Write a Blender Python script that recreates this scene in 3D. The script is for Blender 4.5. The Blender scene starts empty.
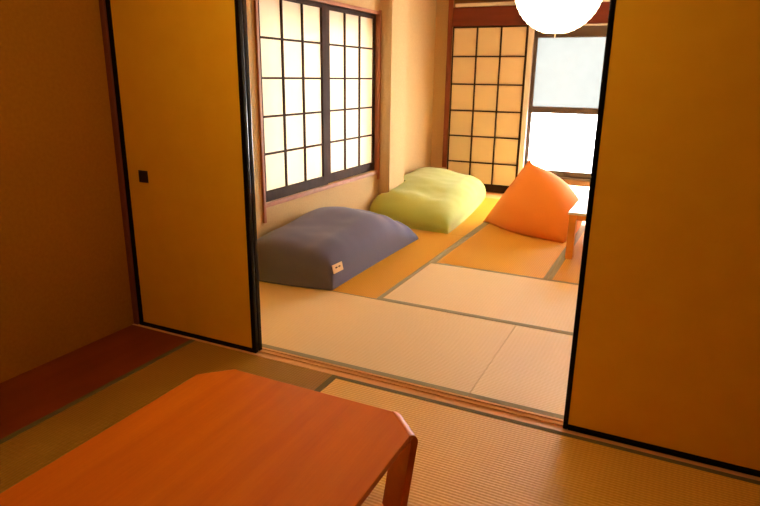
import bpy, bmesh, math, random
from mathutils import Vector, Matrix, noise
random.seed(4)
C = bpy.context.scene.collection
S = bpy.context.scene
PI = math.pi

# ------------------------------------------------------------------ helpers
def tag(o, label=None, cat=None, group=None, kind=None):
    if label: o['label'] = label
    if cat: o['category'] = cat
    if group: o['group'] = group
    if kind: o['kind'] = kind
    return o

def thing(name, label, cat, loc=(0, 0, 0), group=None, kind=None):
    o = bpy.data.objects.new(name, None)
    C.objects.link(o)
    o.location = loc
    o.empty_display_size = .1
    return tag(o, label, cat, group, kind)

def obj(name, bm, m, parent=None, smooth=False, loc=None):
    """links bm as one mesh object; world coordinates are kept under a parent"""
    bmesh.ops.recalc_face_normals(bm, faces=bm.faces)
    me = bpy.data.meshes.new(name)
    bm.to_mesh(me); bm.free()
    if smooth:
        for p in me.polygons: p.use_smooth = True
    o = bpy.data.objects.new(name, me)
    me.materials.append(m)
    C.objects.link(o)
    if parent:
        o.parent = parent
        o.matrix_parent_inverse = Matrix.Identity(4)
        off = Vector((0, 0, 0)); p = parent
        while p: off += p.location; p = p.parent
        me.transform(Matrix.Translation(-off))
    return o

def box(bm, x0, x1, y0, y1, z0, z1, bev=0.0, seg=2):
    t = bmesh.new()
    bmesh.ops.create_cube(t, size=1)
    for v in t.verts:
        v.co = Vector((x0 + (v.co.x + .5) * (x1 - x0), y0 + (v.co.y + .5) * (y1 - y0), z0 + (v.co.z + .5) * (z1 - z0)))
    if bev > 0:
        bmesh.ops.bevel(t, geom=t.edges[:], offset=bev, segments=seg, profile=.5, affect='EDGES')
    me = bpy.data.meshes.new('t'); t.to_mesh(me); t.free()
    bm.from_mesh(me); bpy.data.meshes.remove(me)
    return bm

def B(*a, **k): return box(bmesh.new(), *a, **k)

def tube(bm, pts, r, n=10, closed=False):
    rings = []
    N = len(pts)
    for i, p in enumerate(pts):
        p = Vector(p)
        a = Vector(pts[(i - 1) % N] if (closed or i > 0) else pts[i]); b = Vector(pts[(i + 1) % N] if (closed or i < N - 1) else pts[i])
        d = (b - a).normalized()
        u = d.orthogonal().normalized() if abs(d.z) > .95 else d.cross(Vector((0, 0, 1))).normalized()
        w = d.cross(u)
        rings.append([bm.verts.new(p + u * r * math.cos(2 * PI * k / n) + w * r * math.sin(2 * PI * k / n)) for k in range(n)])
    for i in range(N if closed else N - 1):
        A, D = rings[i], rings[(i + 1) % N]
        for k in range(n): bm.faces.new((A[k], A[(k + 1) % n], D[(k + 1) % n], D[k]))
    if not closed:
        bm.faces.new(rings[0]); bm.faces.new(rings[-1])
    return bm

def prism(bm, pts, z0, z1):
    lo = [bm.verts.new((x, y, z0)) for x, y in pts]; hi = [bm.verts.new((x, y, z1)) for x, y in pts]
    n = len(pts)
    bm.faces.new(lo); bm.faces.new(hi)
    for i in range(n): bm.faces.new((lo[i], lo[(i + 1) % n], hi[(i + 1) % n], hi[i]))
    return bm

# ------------------------------------------------------------------ materials
def mat(name, col, rough=.6, spec=.5, **kw):
    m = bpy.data.materials.new(name); m.use_nodes = True
    b = m.node_tree.nodes['Principled BSDF']
    b.inputs['Base Color'].default_value = (*col, 1)
    b.inputs['Roughness'].default_value = rough
    b.inputs['Specular IOR Level'].default_value = spec
    for k, v in kw.items(): b.inputs[k.replace('_', ' ')].default_value = v
    return m
def N(m, t, **kw):
    n = m.node_tree.nodes.new(t)
    for k, v in kw.items(): setattr(n, k, v)
    return n
def L(m, a, b): m.node_tree.links.new(a, b)
def bsdf(m): return m.node_tree.nodes['Principled BSDF']

def wavy(m, col2, scale, stretch=(1, 1, 1), detail=4, fac=(.35, .7), bump=0.0, dist=.002):
    """colour variation from stretched noise, optional bump of it"""
    b = bsdf(m); c1 = b.inputs['Base Color'].default_value[:]
    tc = N(m, 'ShaderNodeNewGeometry'); mp = N(m, 'ShaderNodeMapping'); mp.inputs['Scale'].default_value = stretch
    nz = N(m, 'ShaderNodeTexNoise'); nz.inputs['Scale'].default_value = scale; nz.inputs['Detail'].default_value = detail
    cr = N(m, 'ShaderNodeValToRGB')
    cr.color_ramp.elements[0].position = fac[0]; cr.color_ramp.elements[0].color = c1
    cr.color_ramp.elements[1].position = fac[1]; cr.color_ramp.elements[1].color = (*col2, 1)
    L(m, tc.outputs['Position'], mp.inputs['Vector']); L(m, mp.outputs[0], nz.inputs['Vector'])
    L(m, nz.outputs['Fac'], cr.inputs[0]); L(m, cr.outputs[0], b.inputs['Base Color'])
    if bump:
        bp = N(m, 'ShaderNodeBump'); bp.inputs['Strength'].default_value = bump; bp.inputs['Distance'].default_value = dist
        L(m, nz.outputs['Fac'], bp.inputs['Height']); L(m, bp.outputs[0], b.inputs['Normal'])
    return m

M = {}
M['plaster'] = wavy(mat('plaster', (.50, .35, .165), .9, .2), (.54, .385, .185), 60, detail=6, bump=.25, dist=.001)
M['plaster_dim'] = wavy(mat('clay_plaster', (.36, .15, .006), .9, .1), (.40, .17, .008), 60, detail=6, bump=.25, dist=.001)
M['fusuma'] = wavy(mat('fusuma_paper', (.90, .47, .015), .75, .15), (.93, .51, .02), 9, detail=5)
M['lacquer'] = mat('black_lacquer', (.004, .003, .004), .2, .16)
M['pull'] = mat('dark_bronze', (.012, .010, .010), .4, .5)
M['redwood'] = wavy(mat('red_stained_wood', (.23, .055, .015), .5, .4), (.15, .03, .008), 14, (1, 1, .12), fac=(.3, .75))
M['redwood_x'] = wavy(mat('red_stained_beam', (.17, .028, .010), .55, .3), (.12, .018, .006), 14, (.1, 1, 1), fac=(.3, .75))
M['casing'] = wavy(mat('casing_wood', (.36, .13, .045), .5, .4), (.28, .09, .03), 14, (1, 1, .12), fac=(.3, .75))
M['shoji_wood'] = wavy(mat('dark_shoji_wood', (.032, .014, .008), .7, .12), (.050, .022, .012), 20, (1, 1, .2))
M['board'] = wavy(mat('side_board_wood', (.26, .048, .005), .45, .3), (.20, .034, .004), 10, (1, .08, 1), fac=(.3, .75))
M['sill'] = wavy(mat('threshold_wood', (.78, .44, .17), .5, .4), (.68, .35, .12), 12, (.08, 1, 1), fac=(.3, .75))
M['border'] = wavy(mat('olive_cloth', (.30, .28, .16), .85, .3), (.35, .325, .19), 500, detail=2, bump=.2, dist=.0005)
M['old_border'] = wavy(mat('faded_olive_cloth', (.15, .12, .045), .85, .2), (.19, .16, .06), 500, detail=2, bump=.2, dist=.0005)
M['alu'] = mat('pale_aluminium', (.76, .75, .72), .4, .5)
M['alu_dark'] = mat('bronze_aluminium', (.085, .058, .040), .45, .4)
M['bandwood'] = wavy(mat('sill_band_wood', (.20, .105, .042), .5, .3), (.16, .08, .03), 12, (.1, 1, 1))
M['ceiling'] = wavy(mat('ceiling_board', (.50, .30, .13), .7, .3), (.42, .24, .10), 10, (1, .1, 1))
M['pale'] = wavy(mat('tan_plaster', (.42, .24, .05), .9, .2), (.46, .27, .06), 40)
M['slab'] = mat('subfloor', (.30, .20, .10), .9, .1)
M['beech'] = wavy(mat('beech', (.80, .36, .07), .35, .5), (.72, .30, .05), 12, (.15, 1, 1))
M['white'] = mat('white_laminate', (.86, .84, .80), .3, .5)
M['greycloth'] = wavy(mat('pale_grey_cloth', (.62, .60, .56), .9, .2), (.7, .68, .64), 80)
M['tagcloth'] = mat('cream_tag', (.80, .62, .36), .8, .2)
M['tagink'] = mat('dark_ink', (.08, .05, .04), .8, .2)
M['cord'] = mat('white_cord', (.85, .80, .70), .6, .3)
M['navy'] = wavy(mat('navy_cotton', (.098, .100, .195), .9, .25, Sheen_Weight=.25, Sheen_Roughness=.5), (.112, .116, .22), 350, detail=2, bump=.15, dist=.0006)
M['green'] = wavy(mat('lime_cotton', (.37, .41, .065), .9, .25, Sheen_Weight=.2), (.41, .455, .08), 350, detail=2, bump=.15, dist=.0006)
M['orange'] = wavy(mat('orange_cotton', (.78, .255, .03), .9, .25, Sheen_Weight=.1), (.82, .28, .04), 350, detail=2, bump=.15, dist=.0006)

def tatami(name, along, c1, c2, spec=.55):
    """rush matting; along = axis (0 x, 1 y) of the rush stalks and the ribs they form"""
    m = mat(name, c1, .52, spec, Anisotropic=.75)
    b = bsdf(m)
    g = N(m, 'ShaderNodeNewGeometry'); sp = N(m, 'ShaderNodeSeparateXYZ'); L(m, g.outputs['Position'], sp.inputs[0])
    cross = sp.outputs['Y' if along == 0 else 'X']; alongo = sp.outputs['X' if along == 0 else 'Y']
    w = N(m, 'ShaderNodeMath', operation='MULTIPLY'); w.inputs[1].default_value = 2 * PI / .0152; L(m, cross, w.inputs[0])
    sn = N(m, 'ShaderNodeMath', operation='SINE'); L(m, w.outputs[0], sn.inputs[0])
    w2 = N(m, 'ShaderNodeMath', operation='MULTIPLY'); w2.inputs[1].default_value = 2 * PI / .021; L(m, alongo, w2.inputs[0])
    sn2 = N(m, 'ShaderNodeMath', operation='SINE'); L(m, w2.outputs[0], sn2.inputs[0])
    k = N(m, 'ShaderNodeMath', operation='MULTIPLY_ADD'); k.inputs[1].default_value = .22; L(m, sn2.outputs[0], k.inputs[0]); L(m, sn.outputs[0], k.inputs[2])
    mp = N(m, 'ShaderNodeMapping'); mp.inputs['Scale'].default_value = (6, 260, 1) if along == 0 else (260, 6, 1)
    L(m, g.outputs['Position'], mp.inputs['Vector'])
    nz = N(m, 'ShaderNodeTexNoise'); nz.inputs['Scale'].default_value = 1; nz.inputs['Detail'].default_value = 3; L(m, mp.outputs[0], nz.inputs['Vector'])
    h = N(m, 'ShaderNodeMath', operation='MULTIPLY_ADD'); h.inputs[1].default_value = .9; L(m, nz.outputs['Fac'], h.inputs[0]); L(m, k.outputs[0], h.inputs[2])
    mr = N(m, 'ShaderNodeMapRange'); mr.inputs['From Min'].default_value = -.9; mr.inputs['From Max'].default_value = 1.7; L(m, h.outputs[0], mr.inputs[0])
    mx = N(m, 'ShaderNodeMix', data_type='RGBA'); mx.inputs[6].default_value = (*c2, 1); mx.inputs[7].default_value = (*c1, 1)
    L(m, mr.outputs[0], mx.inputs[0]); L(m, mx.outputs[2], b.inputs['Base Color'])
    bp = N(m, 'ShaderNodeBump'); bp.inputs['Strength'].default_value = .5; bp.inputs['Distance'].default_value = .0016
    L(m, h.outputs[0], bp.inputs['Height']); L(m, bp.outputs[0], b.inputs['Normal'])
    t = N(m, 'ShaderNodeCombineXYZ'); t.inputs[0 if along == 0 else 1].default_value = 1
    L(m, t.outputs[0], b.inputs['Tangent'])
    return m
M['rush_x'] = tatami('rush_across', 0, (.84, .665, .33), (.70, .52, .205))  # paler base colour: window sheen across the stalks painted in
M['shaded_olive_rush'] = tatami('shaded_olive_rush', 1, (.42, .215, .018), (.33, .16, .012))  # front left mat: shade put into a darker copy of lengthwise rush
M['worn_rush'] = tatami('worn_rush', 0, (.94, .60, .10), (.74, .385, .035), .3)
M['rush_y'] = tatami('rush_lengthways', 1, (.74, .40, .03), (.60, .30, .02))  # same rush in a deeper colour, without the painted sheen

def paper(name, col, trans):
    m = bpy.data.materials.new(name); m.use_nodes = True
    nt = m.node_tree; nt.nodes.remove(bsdf(m)); out = nt.nodes['Material Output']
    d = N(m, 'ShaderNodeBsdfDiffuse'); d.inputs[0].default_value = (*col, 1)
    t = N(m, 'ShaderNodeBsdfTranslucent'); t.inputs[0].default_value = (*col, 1)
    mx = N(m, 'ShaderNodeMixShader'); mx.inputs[0].default_value = trans
    L(m, d.outputs[0], mx.inputs[1]); L(m, t.outputs[0], mx.inputs[2]); L(m, mx.outputs[0], out.inputs[0])
    return m
M['paper_lit'] = paper('shoji_paper', (.90, .86, .76), .115)
M['paper_back'] = paper('stowed_shoji_paper', (.84, .71, .49), .12)

def glass(name, tint, frost, grain=0):
    """window glass: clear share plus a frosted share that scatters the daylight"""
    m = bpy.data.materials.new(name); m.use_nodes = True
    nt = m.node_tree; nt.nodes.remove(bsdf(m)); out = nt.nodes['Material Output']
    a = N(m, 'ShaderNodeBsdfTransparent'); a.inputs[0].default_value = (*tint, 1)
    t = N(m, 'ShaderNodeBsdfTranslucent'); t.inputs[0].default_value = (*tint, 1)
    gl = N(m, 'ShaderNodeBsdfGlossy'); gl.inputs['Roughness'].default_value = .15
    mx = N(m, 'ShaderNodeMixShader'); mx.inputs[0].default_value = frost
    m2 = N(m, 'ShaderNodeMixShader'); m2.inputs[0].default_value = .05
    L(m, a.outputs[0], mx.inputs[1]); L(m, t.outputs[0], mx.inputs[2]); L(m, mx.outputs[0], m2.inputs[1]); L(m, gl.outputs[0], m2.inputs[2])
    L(m, m2.outputs[0], out.inputs[0])
    if grain:
        g = N(m, 'ShaderNodeNewGeometry'); nz = N(m, 'ShaderNodeTexNoise'); nz.inputs['Scale'].default_value = 9; nz.inputs['Detail'].default_value = 6
        L(m, g.outputs['Position'], nz.inputs['Vector'])
        c = N(m, 'ShaderNodeMix', data_type='RGBA'); c.inputs[6].default_value = (*[x * (1 - grain) for x in tint], 1); c.inputs[7].default_value = (*[x * (1 + grain) for x in tint], 1)
        L(m, nz.outputs['Fac'], c.inputs[0]); L(m, c.outputs[2], a.inputs[0]); L(m, c.outputs[2], t.inputs[0])
    return m
WORLD = 53.0
M['glass_clear'] = glass('frosted_glass_lower', (.92, .93, .93), .5)
M['glass_upper'] = glass('frosted_glass_upper', (.142, .146, .143), .5, .06)

def wood_top():
    m = mat('cherry_veneer', (.60, .125, .010), .42, .22)
    b = bsdf(m)
    g = N(m, 'ShaderNodeNewGeometry'); mp = N(m, 'ShaderNodeMapping'); mp.inputs['Scale'].default_value = (9, .55, 9)
    nz = N(m, 'ShaderNodeTexNoise'); nz.inputs['Scale'].default_value = 1.2; nz.inputs['Detail'].default_value = 5
    L(m, g.outputs['Position'], mp.inputs[0]); L(m, mp.outputs[0], nz.inputs['Vector'])
    mp2 = N(m, 'ShaderNodeMapping'); mp2.inputs['Scale'].default_value = (220, 9, 220)
    n2 = N(m, 'ShaderNodeTexNoise'); n2.inputs['Scale'].default_value = 1; n2.inputs['Detail'].default_value = 2
    L(m, g.outputs['Position'], mp2.inputs[0]); L(m, mp2.outputs[0], n2.inputs['Vector'])
    ad = N(m, 'ShaderNodeMath', operation='MULTIPLY_ADD'); ad.inputs[1].default_value = .25; L(m, n2.outputs['Fac'], ad.inputs[0]); L(m, nz.outputs['Fac'], ad.inputs[2])
    cr = N(m, 'ShaderNodeValToRGB')
    cr.color_ramp.elements[0].position = .42; cr.color_ramp.elements[0].color = (.62, .125, .003, 1)
    cr.color_ramp.elements[1].position = .85; cr.color_ramp.elements[1].color = (.76, .20, .006, 1)
    L(m, ad.outputs[0], cr.inputs[0]); L(m, cr.outputs[0], b.inputs['Base Color'])
    return m
M['cherry'] = wood_top()

m = bpy.data.materials.new('lantern_paper'); m.use_nodes = True
b = bsdf(m); b.inputs['Base Color'].default_value = (.9, .85, .75, 1); b.inputs['Roughness'].default_value = .9
b.inputs['Emission Color'].default_value = (1, .80, .52, 1); b.inputs['Emission Strength'].default_value = 4.5
M['lantern'] = m
m = m.copy(); m.name = 'fill_lantern_paper'; bsdf(m).inputs['Emission Strength'].default_value = 15.0; bsdf(m).inputs['Emission Color'].default_value = (1, .74, .40, 1); M['fill_lantern'] = m  # glow of the added front room fill lantern

# ------------------------------------------------------------------ setting
XL = -2.785          # left wall face
XR = 1.20            # right wall face
YD = 2.385           # front edge of the threshold
YB = 7.75            # back wall face
XREC = -2.96         # left wall face in the recess beyond the pillar
YF = -1.6
ZC = 2.5
def struct(name, bm, m, label, cat, parent=None):
    o = obj(name, bm, m, parent)
    if not parent: tag(o, label, cat, kind='structure')
    return o

struct('floor', B(-3.1, 1.35, -1.75, 7.9, -.12, -.056), M['slab'], 'subfloor under the tatami mats of both rooms', 'floor')
struct('ceiling', B(-3.1, 1.35, -1.75, 2.46, ZC, ZC + .1), M['pale'], 'tan plastered ceiling over the front room', 'ceiling')
struct('ceiling', B(-3.1, 1.35, 2.46, 7.9, ZC, ZC + .1), M['ceiling'], 'wooden board ceiling over the back room', 'ceiling')
# left wall: dim front room stretch, then the back room stretch with the window opening
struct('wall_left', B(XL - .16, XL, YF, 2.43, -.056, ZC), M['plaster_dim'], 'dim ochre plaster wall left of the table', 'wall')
WY0, WY1, WZ0, WZ1 = 3.735, 5.73, .50, 2.03
bm = B(XL - .16, XL - .02, 2.43, 2.53, -.056, ZC); box(bm, XL - .16, XL, 2.53, WY0, -.056, ZC); box(bm, XL - .16, XL, WY1, 5.76, -.056, ZC)
box(bm, XL - .16, XL, WY0, WY1, -.056, WZ0); box(bm, XL - .16, XL, WY0, WY1, WZ1, ZC)
box(bm, XL - .16, XL - .135, WY0, WY1, 1.86, WZ1)  # unseen strip added behind the paper to shade its top row
struct('wall_left', bm, M['plaster'], 'tan plaster wall around the side window', 'wall')
struct('wall_left', B(XREC - .1, -2.655, 5.75, 6.135, -.056, ZC), M['plaster'], 'plastered pillar jutting out right of the side window', 'wall')
struct('wall_left', B(XREC - .1, XREC, 6.135, YB + .1, -.056, ZC), M['plaster'], 'recessed tan plaster wall behind the green bean bag', 'wall')
# back wall
GX0, GX1, GZ0, GZ1 = -1.755, .16, .30, 2.06
bm = B(XREC, GX0, YB, YB + .14, -.056, ZC); box(bm, GX1, XR + .1, YB, YB + .14, -.056, ZC)
box(bm, GX0, GX1, YB, YB + .14, .19, .255); box(bm, GX0, GX1, YB, YB + .14, -.056, .012); box(bm, GX0, GX1, YB, YB + .14, GZ1, ZC)
struct('wall_back', bm, M['plaster'], 'tan plaster wall at the far end of the back room', 'wall')
struct('wall_right', B(XR, XR + .1, YF, 2.46, -.056, ZC), M['pale'], 'tan plastered wall on the right side of the front room', 'wall')
struct('wall_right', B(XR, XR + .1, 2.46, YB + .14, -.056, ZC), M['plaster'], 'plaster wall on the right side of the back room', 'wall')
struct('wall_front', B(XL - .16, XR + .1, YF - .1, YF, -.056, ZC), M['pale'], 'tan plastered wall behind the camera', 'wall')
# wall over and beside the sliding doors
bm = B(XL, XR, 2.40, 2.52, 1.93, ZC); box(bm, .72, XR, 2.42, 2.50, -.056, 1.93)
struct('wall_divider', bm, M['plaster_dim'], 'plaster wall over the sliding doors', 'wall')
struct('trim_1', B(XL, .72, 2.385, 2.53, 1.845, 1.93, .003), M['redwood_x'], 'dark wooden lintel over the sliding doors', 'trim')
struct('trim_2', B(XL - .03, -2.754, 2.398, 2.438, -.056, 1.845, .002), M['redwood'], 'slim red-brown wooden post in the left corner', 'trim')
struct('trim_3', B(.62, .72, 2.388, 2.53, -.056, 1.845, .003), M['redwood'], 'red-brown wooden post right of the right-hand door', 'trim')
# threshold with two grooves
bm = B(-2.805, .62, YD, 2.488, -.056, -.006)
for a, c in ((YD, 2.405), (2.4372, 2.4392), (2.4715, 2.488)):
    box(bm, -2.805, .62, a, c, -.006, .001, .0008, 1)
struct('trim_4', bm, M['sill'], 'grooved wooden threshold between the two rooms', 'threshold')
# side boards
struct('floor_side', B(XL, -2.326, YF, YD, -.056, -.001), M['board'], 'red-brown wooden floorboard along the left wall', 'floor')
struct('floor_edge', B(XL, -2.63, 2.53, 5.75, -.056, -.001), M['board'], 'narrow wooden floorboard below the side window', 'floor')
struct('floor_edge', B(XREC, -2.63, 6.135, YB, -.056, -.001), M['board'], 'narrow wooden floorboard in the recess', 'floor')
struct('floor_edge', B(-2.63, XR, 7.34, YB, -.056, -.001), M['sill'], 'wooden floor strip below the back window', 'floor')
struct('floor_edge', B(.545, XR, YF, YD, -.056, -.001), M['board'], 'wooden floor strip along the right wall', 'floor')
# back wall woodwork
struct('trim_5', B(-2.775, XR, YB - .045, YB, 2.066, 2.288, .003), M['redwood_x'], 'deep red-brown wooden beam over the back window', 'trim')
bm = B(-2.69, XR, YB - .05, YB - .005, 2.292, 2.333, .006)
struct('trim_6', bm, M['alu'], 'pale rail running along the top of the red-brown beam', 'rail')
struct('trim_9', B(-2.712, XR, YB - .03, YB, 2.336, 2.46, .003), M['bandwood'], 'brown wooden board above the pale rail over the back window', 'trim')
struct('trim_7', B(-2.775, -2.712, YB - .058, YB - .046, .29, 2.45, .003), M['redwood'], 'red-brown wooden strip left of the stowed paper screen', 'trim')
struct('trim_8', B(-1.755, XR, YB - .03, YB, .185, .25, .004), M['bandwood'], 'wooden band below the back window', 'trim')

# ------------------------------------------------------------------ window_1: side window with two paper screens
w = thing('window_1', 'side window casing of reddish wood in the left wall', 'window', (XL, 4.7, .5), kind='structure')
obj('jamb', B(XL - .155, XL + .018, 3.712, 3.74, .345, 2.075, .003), M['casing'], w)
obj('jamb', B(XL - .155, XL + .018, 5.722, 5.748, .40, 2.075, .003), M['casing'], w)
obj('head', B(XL - .155, XL + .014, 3.74, 5.722, 2.03, 2.062, .003), M['casing'], w)
obj('sill', B(XL - .155, XL + .014, 3.74, 5.722, .462, .498, .003), M['casing'], w)

def screen(label, o, axis, a0, a1, z0, z1, d0, stile, top, bot, cols, zs, pm, back=None):
    """paper screen in a wall plane. axis: 1 = runs along y (left wall), 0 = runs along x. d0 = room-side face, -> thickness away"""
    sg = -1 if axis == 1 else 1
    th = .028
    def bx(p0, p1, za, zb, q0, q1, bev=.0015):
        lo, hi = sorted((d0 + sg * q0, d0 + sg * q1))
        return B(lo, hi, p0, p1, za, zb, bev) if axis == 1 else B(p0, p1, lo, hi, za, zb, bev)
    def add(bm, p0, p1, za, zb, q0, q1):
        lo, hi = sorted((d0 + sg * q0, d0 + sg * q1))
        box(bm, lo, hi, p0, p1, za, zb) if axis == 1 else box(bm, p0, p1, lo, hi, za, zb)
    obj('stile', bx(a0, a0 + stile[0], z0, z1, 0, th), M['shoji_wood'], o)
    obj('stile', bx(a1 - stile[1], a1, z0, z1, 0, th), M['shoji_wood'], o)
    i0, i1 = a0 + stile[0], a1 - stile[1]
    obj('rail', bx(i0, i1, z1 - top, z1, 0.001, th - .001), M['shoji_wood'], o)
    obj('rail', bx(i0, i1, z0, z0 + bot, 0.001, th - .001), M['shoji_wood'], o)
    lat = bmesh.new(); wd = .0078 if axis == 1 else .0085
    for k in range(1, cols):
        c = i0 + (i1 - i0) * k / cols
        add(lat, c - wd, c + wd, z0 + bot, z1 - top, .004, .020)
    for z in zs: add(lat, i0, i1, z - wd, z + wd, .005, .020)
    obj('lattice', lat, M['shoji_wood'], o)
    obj('paper', bx(i0 - .004, i1 + .004, z0 + bot - .004, z1 - top + .004, .0202, .0212, 0), pm, o)
zs = [1.712, 1.427, 1.146, .866]
o = thing('shoji_screen', 'left-hand backlit paper screen in the side window', 'shoji screen', (XL - .03, 4.2, .5), 'paper screens in the side window')
screen(None, o, 1, 3.742, 4.712, .499, 2.029, XL - .004, (.040, .070), .036, .082, 3, zs, M['paper_lit'])
o = thing('shoji_screen', 'right-hand backlit paper screen in the side window, next to the pillar', 'shoji screen', (XL - .07, 5.1, .5), 'paper screens in the side window')
screen(None, o, 1, 4.700, 5.7205, .499, 2.029, XL - .034, (.118, .03), .036, .082, 3, zs, M['paper_lit'])
o = thing('shoji_screen', 'tall tan paper screen stowed beside the back window', 'shoji screen', (-2.2, YB - .02, 0))
screen(None, o, 0, -2.711, -1.762, .004, 2.064, YB - .032, (.010, .018), .018, .10, 3, [1.705, 1.367, 1.037, .713, .377], M['paper_back'])

# ------------------------------------------------------------------ window_2: back window
w = thing('window_2', 'sliding window with frosted glass in dark bronze frames at the back', 'window', (-.8, YB, .27), kind='structure')
bm = B(-1.752, -1.690, YB - .035, YB + .10, .255, 2.06, .003)
tag(obj('jamb', bm, M['alu'], w), 'pale aluminium jamb')
obj('head', B(-1.690, GX1, YB - .030, YB + .10, 2.045, 2.062), M['alu'], w)
obj('sill', B(-1.690, GX1, YB - .030, YB + .10, .252, .270), M['alu_dark'], w)
def sash(x0, x1, d, upper):
    s = obj('sash', B(x0, x0 + .045, YB + d, YB + d + .03, .27, 2.045, .002), M['alu_dark'], w)
    bm = B(x1 - .05, x1, YB + d, YB + d + .03, .27, 2.045, .002)
    me = bmesh.new(); me.from_mesh(s.data); off = w.location
    t = bpy.data.meshes.new('t'); bm.to_mesh(t); bm.free(); t.transform(Matrix.Translation(-off)); me.from_mesh(t)
    for z0, z1 in ((.27, .345), (1.042, 1.118), (1.92, 2.045)):
        bm = B(x0 + .045, x1 - .05, YB + d + .002, YB + d + .028, z0, z1, .002); t2 = bpy.data.meshes.new('t'); bm.to_mesh(t2); bm.free()
        t2.transform(Matrix.Translation(-off)); me.from_mesh(t2)
    me.to_mesh(s.data); me.free()
    for nm, z0, z1, m in (('lower_pane', .342, 1.045, M['glass_clear']), ('upper_pane', 1.115, 1.923, upper)):
        g = obj(nm, B(x0 + .042, x1 - .047, YB + d + .012, YB + d + .016, z0, z1), m)
        g.parent = s; g.matrix_parent_inverse = Matrix.Identity(4); g.data.transform(Matrix.Translation(-off))
bm = B(-1.752, GX1, YB, YB + .05, .012, .028); box(bm, -1.752, GX1, YB, YB + .05, .172, .19); box(bm, -1.752, -1.72, YB, YB + .05, .028, .172); box(bm, GX1 - .03, GX1, YB, YB + .05, .028, .172)
fr = obj('added_low_frame', bm, M['alu'], w)
g = obj('added_low_pane', B(-1.722, GX1 - .028, YB + .02, YB + .024, .026, .174), M['glass_clear']); g.parent = fr; g.matrix_parent_inverse = Matrix.Identity(4); g.data.transform(Matrix.Translation(-w.location))  # invented low glass strip, brightens the gap below the wooden band
sash(-1.689, -.745, .005, M['glass_upper'])
sash(-.79, .155, .045, M['glass_clear'])

# ------------------------------------------------------------------ sliding doors
def fusuma(name, label, x0, x1, y0, y1, stile_l, stile_r, pull):
    d = thing(name, label, 'sliding door', ((x0 + x1) / 2, (y0 + y1) / 2, 0), kind='structure')
    obj('stile', B(x0, x0 + stile_l, y0, y1, -.005, 1.842, .006, 3), M['lacquer'], d)
    obj('stile', B(x1 - stile_r, x1, y0, y1, -.005, 1.842, .006, 3), M['lacquer'], d)
    obj('rail', B(x0 + stile_l, x1 - stile_r, y0 + .001, y1 - .001, -.005, .022, .003), M['lacquer'], d)
    obj('rail', B(x0 + stile_l, x1 - stile_r, y0 + .001, y1 - .001, 1.815, 1.842, .003), M['lacquer'], d)
    obj('panel', B(x0 + stile_l, x1 - stile_r, y0 + .005, y1 - .005, .022, 1.815), M['fusuma'], d)
    if pull:
        px, pz = pull; h = .033; f = .007
        bm = bmesh.new()
        for a in ((px - h, px + h, pz + h - f, pz + h), (px - h, px + h, pz - h, pz - h + f), (px - h, px - h + f, pz - h + f, pz + h - f), (px + h - f, px + h, pz - h + f, pz + h - f)):
            box(bm, a[0], a[1], y0 + .0005, y0 + .0048, a[2], a[3], .001, 1)
        box(bm, px - h + f, px + h - f, y0 + .0035, y0 + .0048, pz - h + f, pz + h - f)
        obj('finger_pull', bm, M['pull'], d)
    return d
fusuma('door_1', 'left sliding paper door with a small black square finger pull', -2.752, -1.892, 2.408, 2.436, .034, .027, (-2.602, .905))
fusuma('door_2', 'right sliding paper door edged in black lacquer, no pull in view', -.271, .615, 2.418, 2.447, .021, .03, (.50, .905))
fusuma('door_3', 'sliding paper door stacked flush behind the left door, only its black edge in view', -2.80, -1.892, 2.440, 2.470, .03, .027, None)

# ------------------------------------------------------------------ tatami mats
BW = .033
def mat_thing(x0, x1, y0, y1, along, label, w0=BW, w1=BW):
    rush = ('worn_rush' if along == 0 else 'shaded_olive_rush') if y0 < 2 else ('rush_x' if along == 0 else 'rush_y')
    """along: rush direction axis = across the borders' run; borders on the long edges"""
    t = thing('tatami_mat', label, 'tatami mat', ((x0 + x1) / 2, (y0 + y1) / 2, -.055), 'tatami mats on the floor of both rooms')
    e = .0007
    obj('rush_surface', B(x0 + e, x1 - e, y0 + e, y1 - e, -.055, 0, .002), M[rush], t)
    bd = []
    if along == 0:
        if w0: bd.append((x0 + e, x1 - e, y0 + e, y0 + w0))
        if w1: bd.append((x0 + e, x1 - e, y1 - w1, y1 - e))
    else:
        if w0: bd.append((x0 + e, x0 + w0, y0 + e, y1 - e))
        if w1: bd.append((x1 - w1, x1 - e, y0 + e, y1 - e))
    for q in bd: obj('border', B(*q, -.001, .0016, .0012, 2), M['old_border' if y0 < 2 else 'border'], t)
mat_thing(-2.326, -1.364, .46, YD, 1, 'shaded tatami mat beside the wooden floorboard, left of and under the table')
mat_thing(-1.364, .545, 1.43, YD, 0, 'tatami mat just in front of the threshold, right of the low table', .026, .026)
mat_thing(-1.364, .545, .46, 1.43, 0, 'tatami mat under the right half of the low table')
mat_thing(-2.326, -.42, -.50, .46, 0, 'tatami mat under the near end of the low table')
mat_thing(-2.63, -.722, 2.488, 3.462, 0, 'long tatami mat just behind the threshold, in front of the navy bean bag', .035, .012)
mat_thing(-.722, XR, 2.488, 3.462, 0, 'tatami mat behind the threshold, partly hidden by the right door', .035, .012)
mat_thing(-2.63, -1.648, 3.462, 5.372, 1, 'tatami mat under the navy bean bag')
mat_thing(-2.63, -1.648, 5.372, 7.34, 1, 'tatami mat under the green bean bag')
mat_thing(-1.648, .265, 3.462, 4.438, 0, 'pale tatami mat in the middle of the back room, ahead of the orange cushion')
mat_thing(-1.648, -.722, 4.438, 6.35, 1, 'tatami mat under the orange cushion')
mat_thing(-.722, .265, 4.438, 6.35, 1, 'tatami mat under the low table in the back room')
mat_thing(-1.648, .265, 6.35, 7.34, 0, 'tatami mat nearest the back window')
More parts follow.
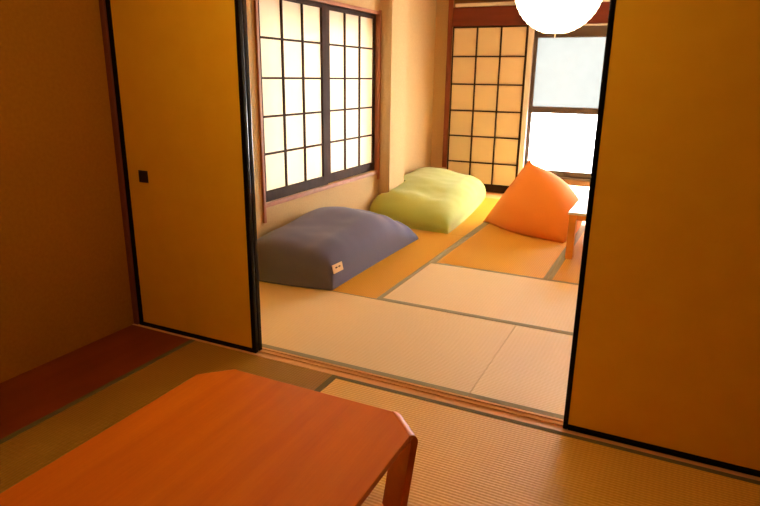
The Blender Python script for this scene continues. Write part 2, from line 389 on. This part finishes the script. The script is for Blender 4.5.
mat_thing(.265, XR, 3.462, 5.372, 1, 'tatami mat along the right wall of the back room', BW, 0)
mat_thing(.265, XR, 5.372, 7.34, 1, 'tatami mat in the back right corner of the back room', BW, 0)

# ------------------------------------------------------------------ low bentwood table (front room)
def arc_strip(bm, path, wdir, halfw, th):
    """bent board: path = list of (point, outward normal); swept across wdir"""
    rows = []
    for (p, n, hw) in path:
        p = Vector(p); n = Vector(n); wv = Vector(wdir)
        rows.append([bm.verts.new(p + wv * hw), bm.verts.new(p - wv * hw), bm.verts.new(p - wv * hw - n * th), bm.verts.new(p + wv * hw - n * th)])
    for a, c in zip(rows, rows[1:]):
        for k in range(4): bm.faces.new((a[k], a[(k + 1) % 4], c[(k + 1) % 4], c[k]))
    bm.faces.new(rows[0]); bm.faces.new(rows[-1])
    return bm
TX0, TX1, TY0, TY1, TZ, CH, TH = -1.508, -.630, .40, 1.660, .36, .112, .024
t = thing('low_table', 'low reddish wooden table with clipped corners and bent legs on the front tatami', 'table', ((TX0 + TX1) / 2, (TY0 + TY1) / 2, 0))
pts = [(TX0 + CH, TY0), (TX1 - CH, TY0), (TX1, TY0 + CH), (TX1, TY1 - CH), (TX1 - CH, TY1), (TX0 + CH, TY1), (TX0, TY1 - CH), (TX0, TY0 + CH)]
bm = prism(bmesh.new(), pts, TZ - TH, TZ)
hz = [e for e in bm.edges if abs(e.verts[0].co.z - e.verts[1].co.z) < 1e-6 and not
      (abs(abs(e.verts[0].co.x - e.verts[1].co.x) - CH) < 1e-4 and abs(abs(e.verts[0].co.y - e.verts[1].co.y) - CH) < 1e-4)]
bmesh.ops.bevel(bm, geom=hz, offset=.004, segments=3, profile=.5, affect='EDGES')
top = obj('tabletop', bm, M['cherry'], t)
for sx in (1, -1):
    for sy in (1, -1):
        cx = (TX1 if sx > 0 else TX0) - sx * CH / 2; cy = (TY1 if sy > 0 else TY0) - sy * CH / 2
        n = Vector((sx, sy, 0)).normalized(); wd = Vector((-sy, sx, 0)).normalized()
        R = .036; hw = CH / math.sqrt(2)
        path = []
        for k in range(11):
            a = PI / 2 * k / 10
            path.append((Vector((cx, cy, TZ - R)) + n * (R * math.sin(a)) + Vector((0, 0, R * math.cos(a))), n * math.sin(a) + Vector((0, 0, math.cos(a))), hw - .010 * min(1, k / 5)))
        o_ = Vector((cx, cy, 0)) + n * R
        for z in (.27, .16, .08, .0015): path.append((Vector((o_.x, o_.y, z)) - n * .045 * (1 - z / .33), n, hw - .010 + .004 * (1 - z / .36)))
        leg = obj('leg', arc_strip(bmesh.new(), path, wd, hw, TH), M['cherry'], t)
        bv = leg.modifiers.new('soft', 'BEVEL'); bv.width = .003; bv.segments = 2; bv.limit_method = 'ANGLE'; bv.angle_limit = math.radians(50)

# ------------------------------------------------------------------ bean bags
def bag_mesh(corners, hfun, bow, prof, bulge, ns=72, nt=48, nz=.012, ns_scale=3.2, seed=0, zb=.004, clamp=False):
    """soft sack on the floor: corners = 4 xy points (s=0,t=0),(1,0),(1,1),(0,1); hfun(s,t) height"""
    bm = bmesh.new()
    c = [Vector((*p, 0)) for p in corners]
    cen = (c[0] + c[1] + c[2] + c[3]) / 4
    def P(s, t):
        p = (c[0] * (1 - s) + c[1] * s) * (1 - t) + (c[3] * (1 - s) + c[2] * s) * t
        ex = (c[1] - c[0]).normalized(); ey = (c[3] - c[0]).normalized()
        p = p + ex * bow[0] * (s - .5) * 2 * 4 * t * (1 - t) + ey * bow[1] * (t - .5) * 2 * 4 * s * (1 - s)
        return p
    def side(u, p, q): return max(0.0, 1 - abs(2 * u - 1) ** p) ** q
    top = []
    for i in range(ns + 1):
        s = .5 - .5 * math.cos(PI * i / ns)
        row = []
        for j in range(nt + 1):
            t = .5 - .5 * math.cos(PI * j / nt)
            p = P(s, t); e = side(s, *prof[0]) * side(t, *prof[1])
            h = hfun(s, t) * e
            d = p - cen; d.z = 0
            rim = math.sin(min(1, e * 1.05) * PI) if e < .95 else 0
            p = p + d * bulge * max(0, rim) * hfun(s, t)
            w = (noise.noise(Vector((p.x * ns_scale + seed, p.y * ns_scale, 1.7))) + .45 * noise.noise(Vector((p.x * 8 + seed, p.y * 8, 5.1)))) * nz * min(1, e * 1.6)
            if clamp: p.x = max(p.x, -2.645 if 5.70 < p.y < 6.19 else (-2.76 if p.y <= 5.7 else -2.94))
            row.append(bm.verts.new((p.x, p.y, zb + max(0, h + w) + (0.006 if e == 0 else 0))))
        top.append(row)
    bot = [[top[i][j] if i in (0, ns) or j in (0, nt) else bm.verts.new((top[i][j].co.x, top[i][j].co.y, zb)) for j in range(nt + 1)] for i in range(ns + 1)]
    for g in (top, bot):
        for i in range(ns):
            for j in range(nt):
                q = (g[i][j], g[i + 1][j], g[i + 1][j + 1], g[i][j + 1])
                try: bm.faces.new(q)
                except ValueError: pass
    rim = [top[i][0].co.copy() for i in range(ns)] + [top[ns][j].co.copy() for j in range(nt)] + [top[i][nt].co.copy() for i in range(ns, 0, -1)] + [top[0][j].co.copy() for j in range(nt, 0, -1)]
    return bm, rim
def lerp_tab(tab, x):
    for (a, fa), (c, fc) in zip(tab, tab[1:]):
        if x <= c:
            k = (x - a) / (c - a); k = k * k * (3 - 2 * k)
            return fa + (fc - fa) * k
    return tab[-1][1]
def seam(rim, m, parent, r=.0035):
    pts = []
    for p in rim:
        if not pts or (p - pts[-1]).length > .012: pts.append(p)
    return obj('seam', tube(bmesh.new(), pts, r, 6, True), m, parent, True)

# navy: s runs from the near end (y 3.46) to the far end, t from the wall to the room
NAVY_T = [(0, .93), (.40, 1.0), (.75, .93), (1, .78)]
def h_navy(s, t):
    return lerp_tab([(0, .30), (.2, .33), (.55, .385), (.72, .32), (.9, .19), (1.0, .09)], s) * lerp_tab(NAVY_T, t)
t = thing('bean_bag', 'navy blue bean bag lying under the side window, small cream tag on its corner', 'bean bag', (-2.4, 4.2, 0), 'bean bags and floor cushions in the back room')
bm, rim = bag_mesh([(-2.765, 3.40), (-2.765, 5.10), (-2.02, 5.04), (-2.025, 3.465)], h_navy, (.03, -.01), ((22, .24), (9, .34)), .05, seed=3)
navy = obj('cover', bm, M['navy'], t, True)
seam(rim, M['navy'], t)
# tag on the surface near the room-side near corner
def on_surface(ob, parent, origin, direc):
    me = ob.data
    from mathutils.bvhtree import BVHTree
    off = parent.location
    tree = BVHTree.FromPolygons([v.co + off for v in me.vertices], [p.vertices[:] for p in me.polygons])
    return tree.ray_cast(Vector(origin), Vector(direc).normalized())
def tag_patch(ob, parent, origin, target, right, hw, hh):
    hit = on_surface(ob, parent, origin, Vector(target) - Vector(origin))
    p, n = hit[0], hit[1]
    if n.dot(Vector(origin) - p) < 0: n = -n
    r = Vector(right); r = (r - n * n.dot(r)).normalized(); u = n.cross(r)
    def quad(bm, a0, a1, b0, b1, z0, z1):
        vs = [[bm.verts.new(p + r * a + u * c + n * z) for a, c in ((a0, b0), (a1, b0), (a1, b1), (a0, b1))] for z in (z0, z1)]
        bm.faces.new(vs[0]); bm.faces.new(vs[1])
        for k in range(4): bm.faces.new((vs[0][k], vs[0][(k + 1) % 4], vs[1][(k + 1) % 4], vs[1][k]))
        return bm
    g = tag(obj('cloth_tag', quad(bmesh.new(), -hw, hw, -hh, hh, .001, .007), M['tagcloth'], parent), 'cream cloth tag with two dark marks')
    bm = quad(bmesh.new(), -hw * .52, -hw * .10, -hh * .0, hh * .34, .007, .0076)
    quad(bm, hw * .12, hw * .52, -hh * .0, hh * .34, .007, .0076)
    k = obj('printed_mark', bm, M['tagink']); k.parent = g; k.matrix_parent_inverse = Matrix.Identity(4)
    k.data.transform(Matrix.Translation(-parent.location))

CAMZ = 1.45

# green: s along y from near to far, t from wall side to room side
def h_green(s, t):
    return lerp_tab([(0, .21), (.2, .28), (.5, .345), (.75, .36), (1, .33)], s) * lerp_tab([(0, 1.06), (.35, 1.02), (.75, .86), (1, .74)], t)
t = thing('bean_bag', 'lime green bean bag lying by the pillar, behind the navy one', 'bean bag', (-2.35, 6.3, 0), 'bean bags and floor cushions in the back room')
bm, rim = bag_mesh([(-2.80, 5.50), (-2.88, 7.36), (-2.06, 7.36), (-1.845, 5.365)], h_green, (.03, .03), ((12, .34), (9, .30)), .07, seed=9, clamp=True)
obj('cover', bm, M['green'], t, True)
seam(rim, M['green'], t)

# orange: four-cornered pyramid cushion
def pyramid(A, Bv, Cv, D, k_face, k_edge, n=40, pinch=.5):
    bm = bmesh.new()
    V = [Vector(p) for p in (A, Bv, Cv, D)]
    cen = sum(V, Vector()) / 4
    faces = [(0, 1, 3), (1, 2, 3), (2, 0, 3), (0, 2, 1)]
    cache = {}
    for fi, f in enumerate(faces):
        a, b_, c = (V[i] for i in f)
        nrm = (b_ - a).cross(c - a).normalized()
        if nrm.dot((a + b_ + c) / 3 - cen) < 0: nrm = -nrm
        grid = {}
        for i in range(n + 1):
            for j in range(n + 1 - i):
                u, v = i / n, j / n; w_ = 1 - u - v
                bc = [0, 0, 0, 0]; bc[f[0]] = w_; bc[f[1]] = u; bc[f[2]] = v
                key = tuple(round(x * n) for x in bc)
                if key in cache: grid[(i, j)] = cache[key]; continue
                p = sum((V[q] * bc[q] for q in range(4)), Vector())
                fb = 27 * u * v * w_
                eb = [4 * w_ * u, 4 * u * v, 4 * v * w_]
                e = max(eb) if min(u, v, w_) > 1e-9 else max(eb)
                # edges bow out away from the centre, faces swell along their normal
                mid = (bc[0] * bc[1] + bc[1] * bc[2] + bc[0] * bc[2] + bc[1] * bc[3] + bc[2] * bc[3]) * 3
                p = p + (p - cen).normalized() * k_edge * (min(1, mid) ** .8) + nrm * k_face * (max(0, fb) ** .62)
                p.z = max(.003, p.z)
                p = p + nrm * noise.noise(p * 7) * .006 * (1 if p.z > .01 else 0)
                p.z = max(.003, p.z)
                grid[(i, j)] = cache[key] = bm.verts.new(p)
        for i in range(n):
            for j in range(n - i):
                for tri in (((i, j), (i + 1, j), (i, j + 1)), ((i + 1, j), (i + 1, j + 1), (i, j + 1))):
                    if all(q in grid for q in tri):
                        try: bm.faces.new([grid[q] for q in tri])
                        except ValueError: pass
    keep = {v for key, v in cache.items() if key[1] == 0 and key[2] == 0 or key[3] >= n - 1}
    soft = [v for v in bm.verts if v not in keep]
    for it in range(40):
        z0 = {v: v.co.z for v in soft}
        bmesh.ops.smooth_vert(bm, verts=soft, factor=.5, use_axis_x=True, use_axis_y=True, use_axis_z=True)
        for v in soft:
            if z0[v] < .004: v.co.z = .003
    def edge(i0, i1):
        out = []
        for q in range(n + 1):
            bc = [0, 0, 0, 0]; bc[i0] = n - q; bc[i1] = q
            out.append(cache[tuple(bc)].co.copy())
        return out
    return bm, [edge(0, 3)]
t = thing('bean_bag', 'orange pyramid-shaped bean bag standing by the back window', 'bean bag', (-1.2, 5.9, 0), 'bean bags and floor cushions in the back room')
bm, edges = pyramid((-1.69, 6.02, .0), (-.76, 5.50, .0), (-.82, 6.75, .0), (-1.25, 5.98, .69), .13, .085)
obj('cover', bm, M['orange'], t, True)
bm = bmesh.new()
for e in edges: tube(bm, e, .004, 6)
obj('seam', bm, M['orange'], t, True)

# ------------------------------------------------------------------ low table in the back room
t = thing('low_table', 'low pale-topped table beside the orange bean bag, half hidden by the right door', 'table', (-.3, 5.75, 0))
tag(obj('tabletop', B(-.705, .12, 5.03, 6.62, .381, .404, .004), M['white'], t), 'pale glossy tabletop')
bm = bmesh.new()
box(bm, -.64, .055, 5.065, 5.087, .335, .3805); box(bm, -.64, .055, 6.558, 6.58, .335, .3805); box(bm, -.693, -.671, 5.11, 6.54, .335, .3805); box(bm, .063, .085, 5.11, 6.54, .335, .3805)
obj('apron', bm, M['beech'], t)
for lx in (-.698, .035):
    for ly in (5.05, 6.53): obj('leg', B(lx, lx + .058, ly, ly + .058, 0.002, .3805, .004), M['beech'], t)
t = thing('floor_cushion', 'pale grey cushion on the floor under the back room table', 'cushion', (-.42, 5.72, 0))
bm, rim = bag_mesh([(-.60, 5.45), (-.60, 6.0), (-.18, 6.0), (-.18, 5.45)], lambda s, t: .22, (.04, .04), ((3, .5), (3, .5)), .1, 28, 28, seed=2)
obj('cover', bm, M['greycloth'], t, True)

# ------------------------------------------------------------------ paper lantern
def lantern(LX, LY, LZ, LR, label, paper):
    t = thing('pendant_lantern', label, 'lamp', (LX, LY, LZ))
    bm = bmesh.new(); nu, nv = 64, 96
    rings = []
    a0 = math.radians(16)
    for j in range(nv + 1):
        th = a0 + (PI - 2 * a0) * j / nv
        rr = LR * (1 + .006 * math.cos(th * 44))
        rings.append([bm.verts.new((LX + rr * math.sin(th) * math.cos(2 * PI * k / nu), LY + rr * math.sin(th) * math.sin(2 * PI * k / nu), LZ + rr * math.cos(th))) for k in range(nu)])
    for A_, D_ in zip(rings, rings[1:]):
        for k in range(nu): bm.faces.new((A_[k], A_[(k + 1) % nu], D_[(k + 1) % nu], D_[k]))
    sh = obj('paper_shade', bm, paper, t, True)
    for zz in (1, -1):
        r = LR * math.sin(a0)
        obj('rim_ring', tube(bmesh.new(), [(LX + r * math.cos(2 * PI * k / 40), LY + r * math.sin(2 * PI * k / 40), LZ + zz * LR * math.cos(a0)) for k in range(40)], .003, 8, True), M['cord'], t, True)
    bm = bmesh.new(); bmesh.ops.create_uvsphere(bm, u_segments=24, v_segments=16, radius=.045, matrix=Matrix.Translation((LX, LY, LZ + .03)))
    obj('bulb', bm, paper, t, True)
    obj('socket', tube(bmesh.new(), [(LX, LY, LZ + .07), (LX, LY, LZ + .15)], .022, 16), M['cord'], t)
    obj('hanging_cord', tube(bmesh.new(), [(LX, LY, LZ + .15), (LX, LY, ZC - .025)], .004, 8), M['cord'], t)
    obj('ceiling_rose', tube(bmesh.new(), [(LX, LY, ZC - .028), (LX, LY, ZC - .001)], .045, 24), M['cord'], t)
    obj('pull_cord', tube(bmesh.new(), [(LX, LY, LZ - .01), (LX, LY, LZ - LR - .022)], .0022, 6), M['cord'], t)
lantern(-.885, 4.75, 2.072, .312, 'glowing round white paper lantern hanging from the back room ceiling', M['lantern'])
lantern(-1.2, 1.55, 2.06, .20, 'added unseen paper lantern over the front room table, as fill light', M['fill_lantern'])  # added out of view to brighten the sliding doors and table

# ------------------------------------------------------------------ camera
cam = bpy.data.cameras.new('camera'); co = bpy.data.objects.new('camera', cam); C.objects.link(co)
yaw, pit, rol, F = math.radians(25.57945584), math.radians(16.30903046), math.radians(-.76436798), 603.599
f = Vector((-math.sin(yaw) * math.cos(pit), math.cos(yaw) * math.cos(pit), -math.sin(pit)))
ri = Vector((math.cos(yaw), math.sin(yaw), 0)); dn = f.cross(ri)
r2 = ri * math.cos(rol) + dn * math.sin(rol); d2 = -ri * math.sin(rol) + dn * math.cos(rol)
mw = Matrix.Identity(4)
for i in range(3): mw[i][0] = r2[i]; mw[i][1] = -d2[i]; mw[i][2] = -f[i]
mw[2][3] = CAMZ
co.matrix_world = mw
cam.sensor_width = 36; cam.lens = F * 36 / 760; cam.clip_start = .05
S.camera = co
def ray(x, y): return r2 * ((x - 380) / F) + d2 * ((y - 253) / F) + f
o3 = Vector((0, 0, CAMZ))
tag_patch(navy, navy.parent, o3, o3 + ray(337.2, 267.6), (.86, .42, .20), .066, .030)

# ------------------------------------------------------------------ daylight
w = bpy.data.worlds.new('overcast_daylight'); S.world = w; w.use_nodes = True
bg = w.node_tree.nodes['Background']; bg.inputs[0].default_value = (1, .98, .95, 1); bg.inputs[1].default_value = WORLD
def portal(loc, sx, sy, rot):
    l = bpy.data.lights.new('daylight_portal', 'AREA'); l.shape = 'RECTANGLE'; l.size = sx; l.size_y = sy; l.cycles.is_portal = True
    o = bpy.data.objects.new('daylight_portal', l); C.objects.link(o); o.location = loc; o.rotation_euler = rot
portal((-.77, YB + .13, 1.16), 1.84, 1.8, (-PI / 2, 0, 0))
portal((XL - .158, 4.71, 1.2), 1.94, 1.42, (0, -PI / 2, 0))

S.view_settings.view_transform = 'Standard'; S.view_settings.look = 'None'
S.view_settings.gamma = 1; S.view_settings.exposure = 0.0; S.view_settings.use_curve_mapping = False
S.cycles.max_bounces = 16; S.cycles.diffuse_bounces = 10; S.cycles.transparent_max_bounces = 12; S.cycles.sample_clamp_indirect = 12
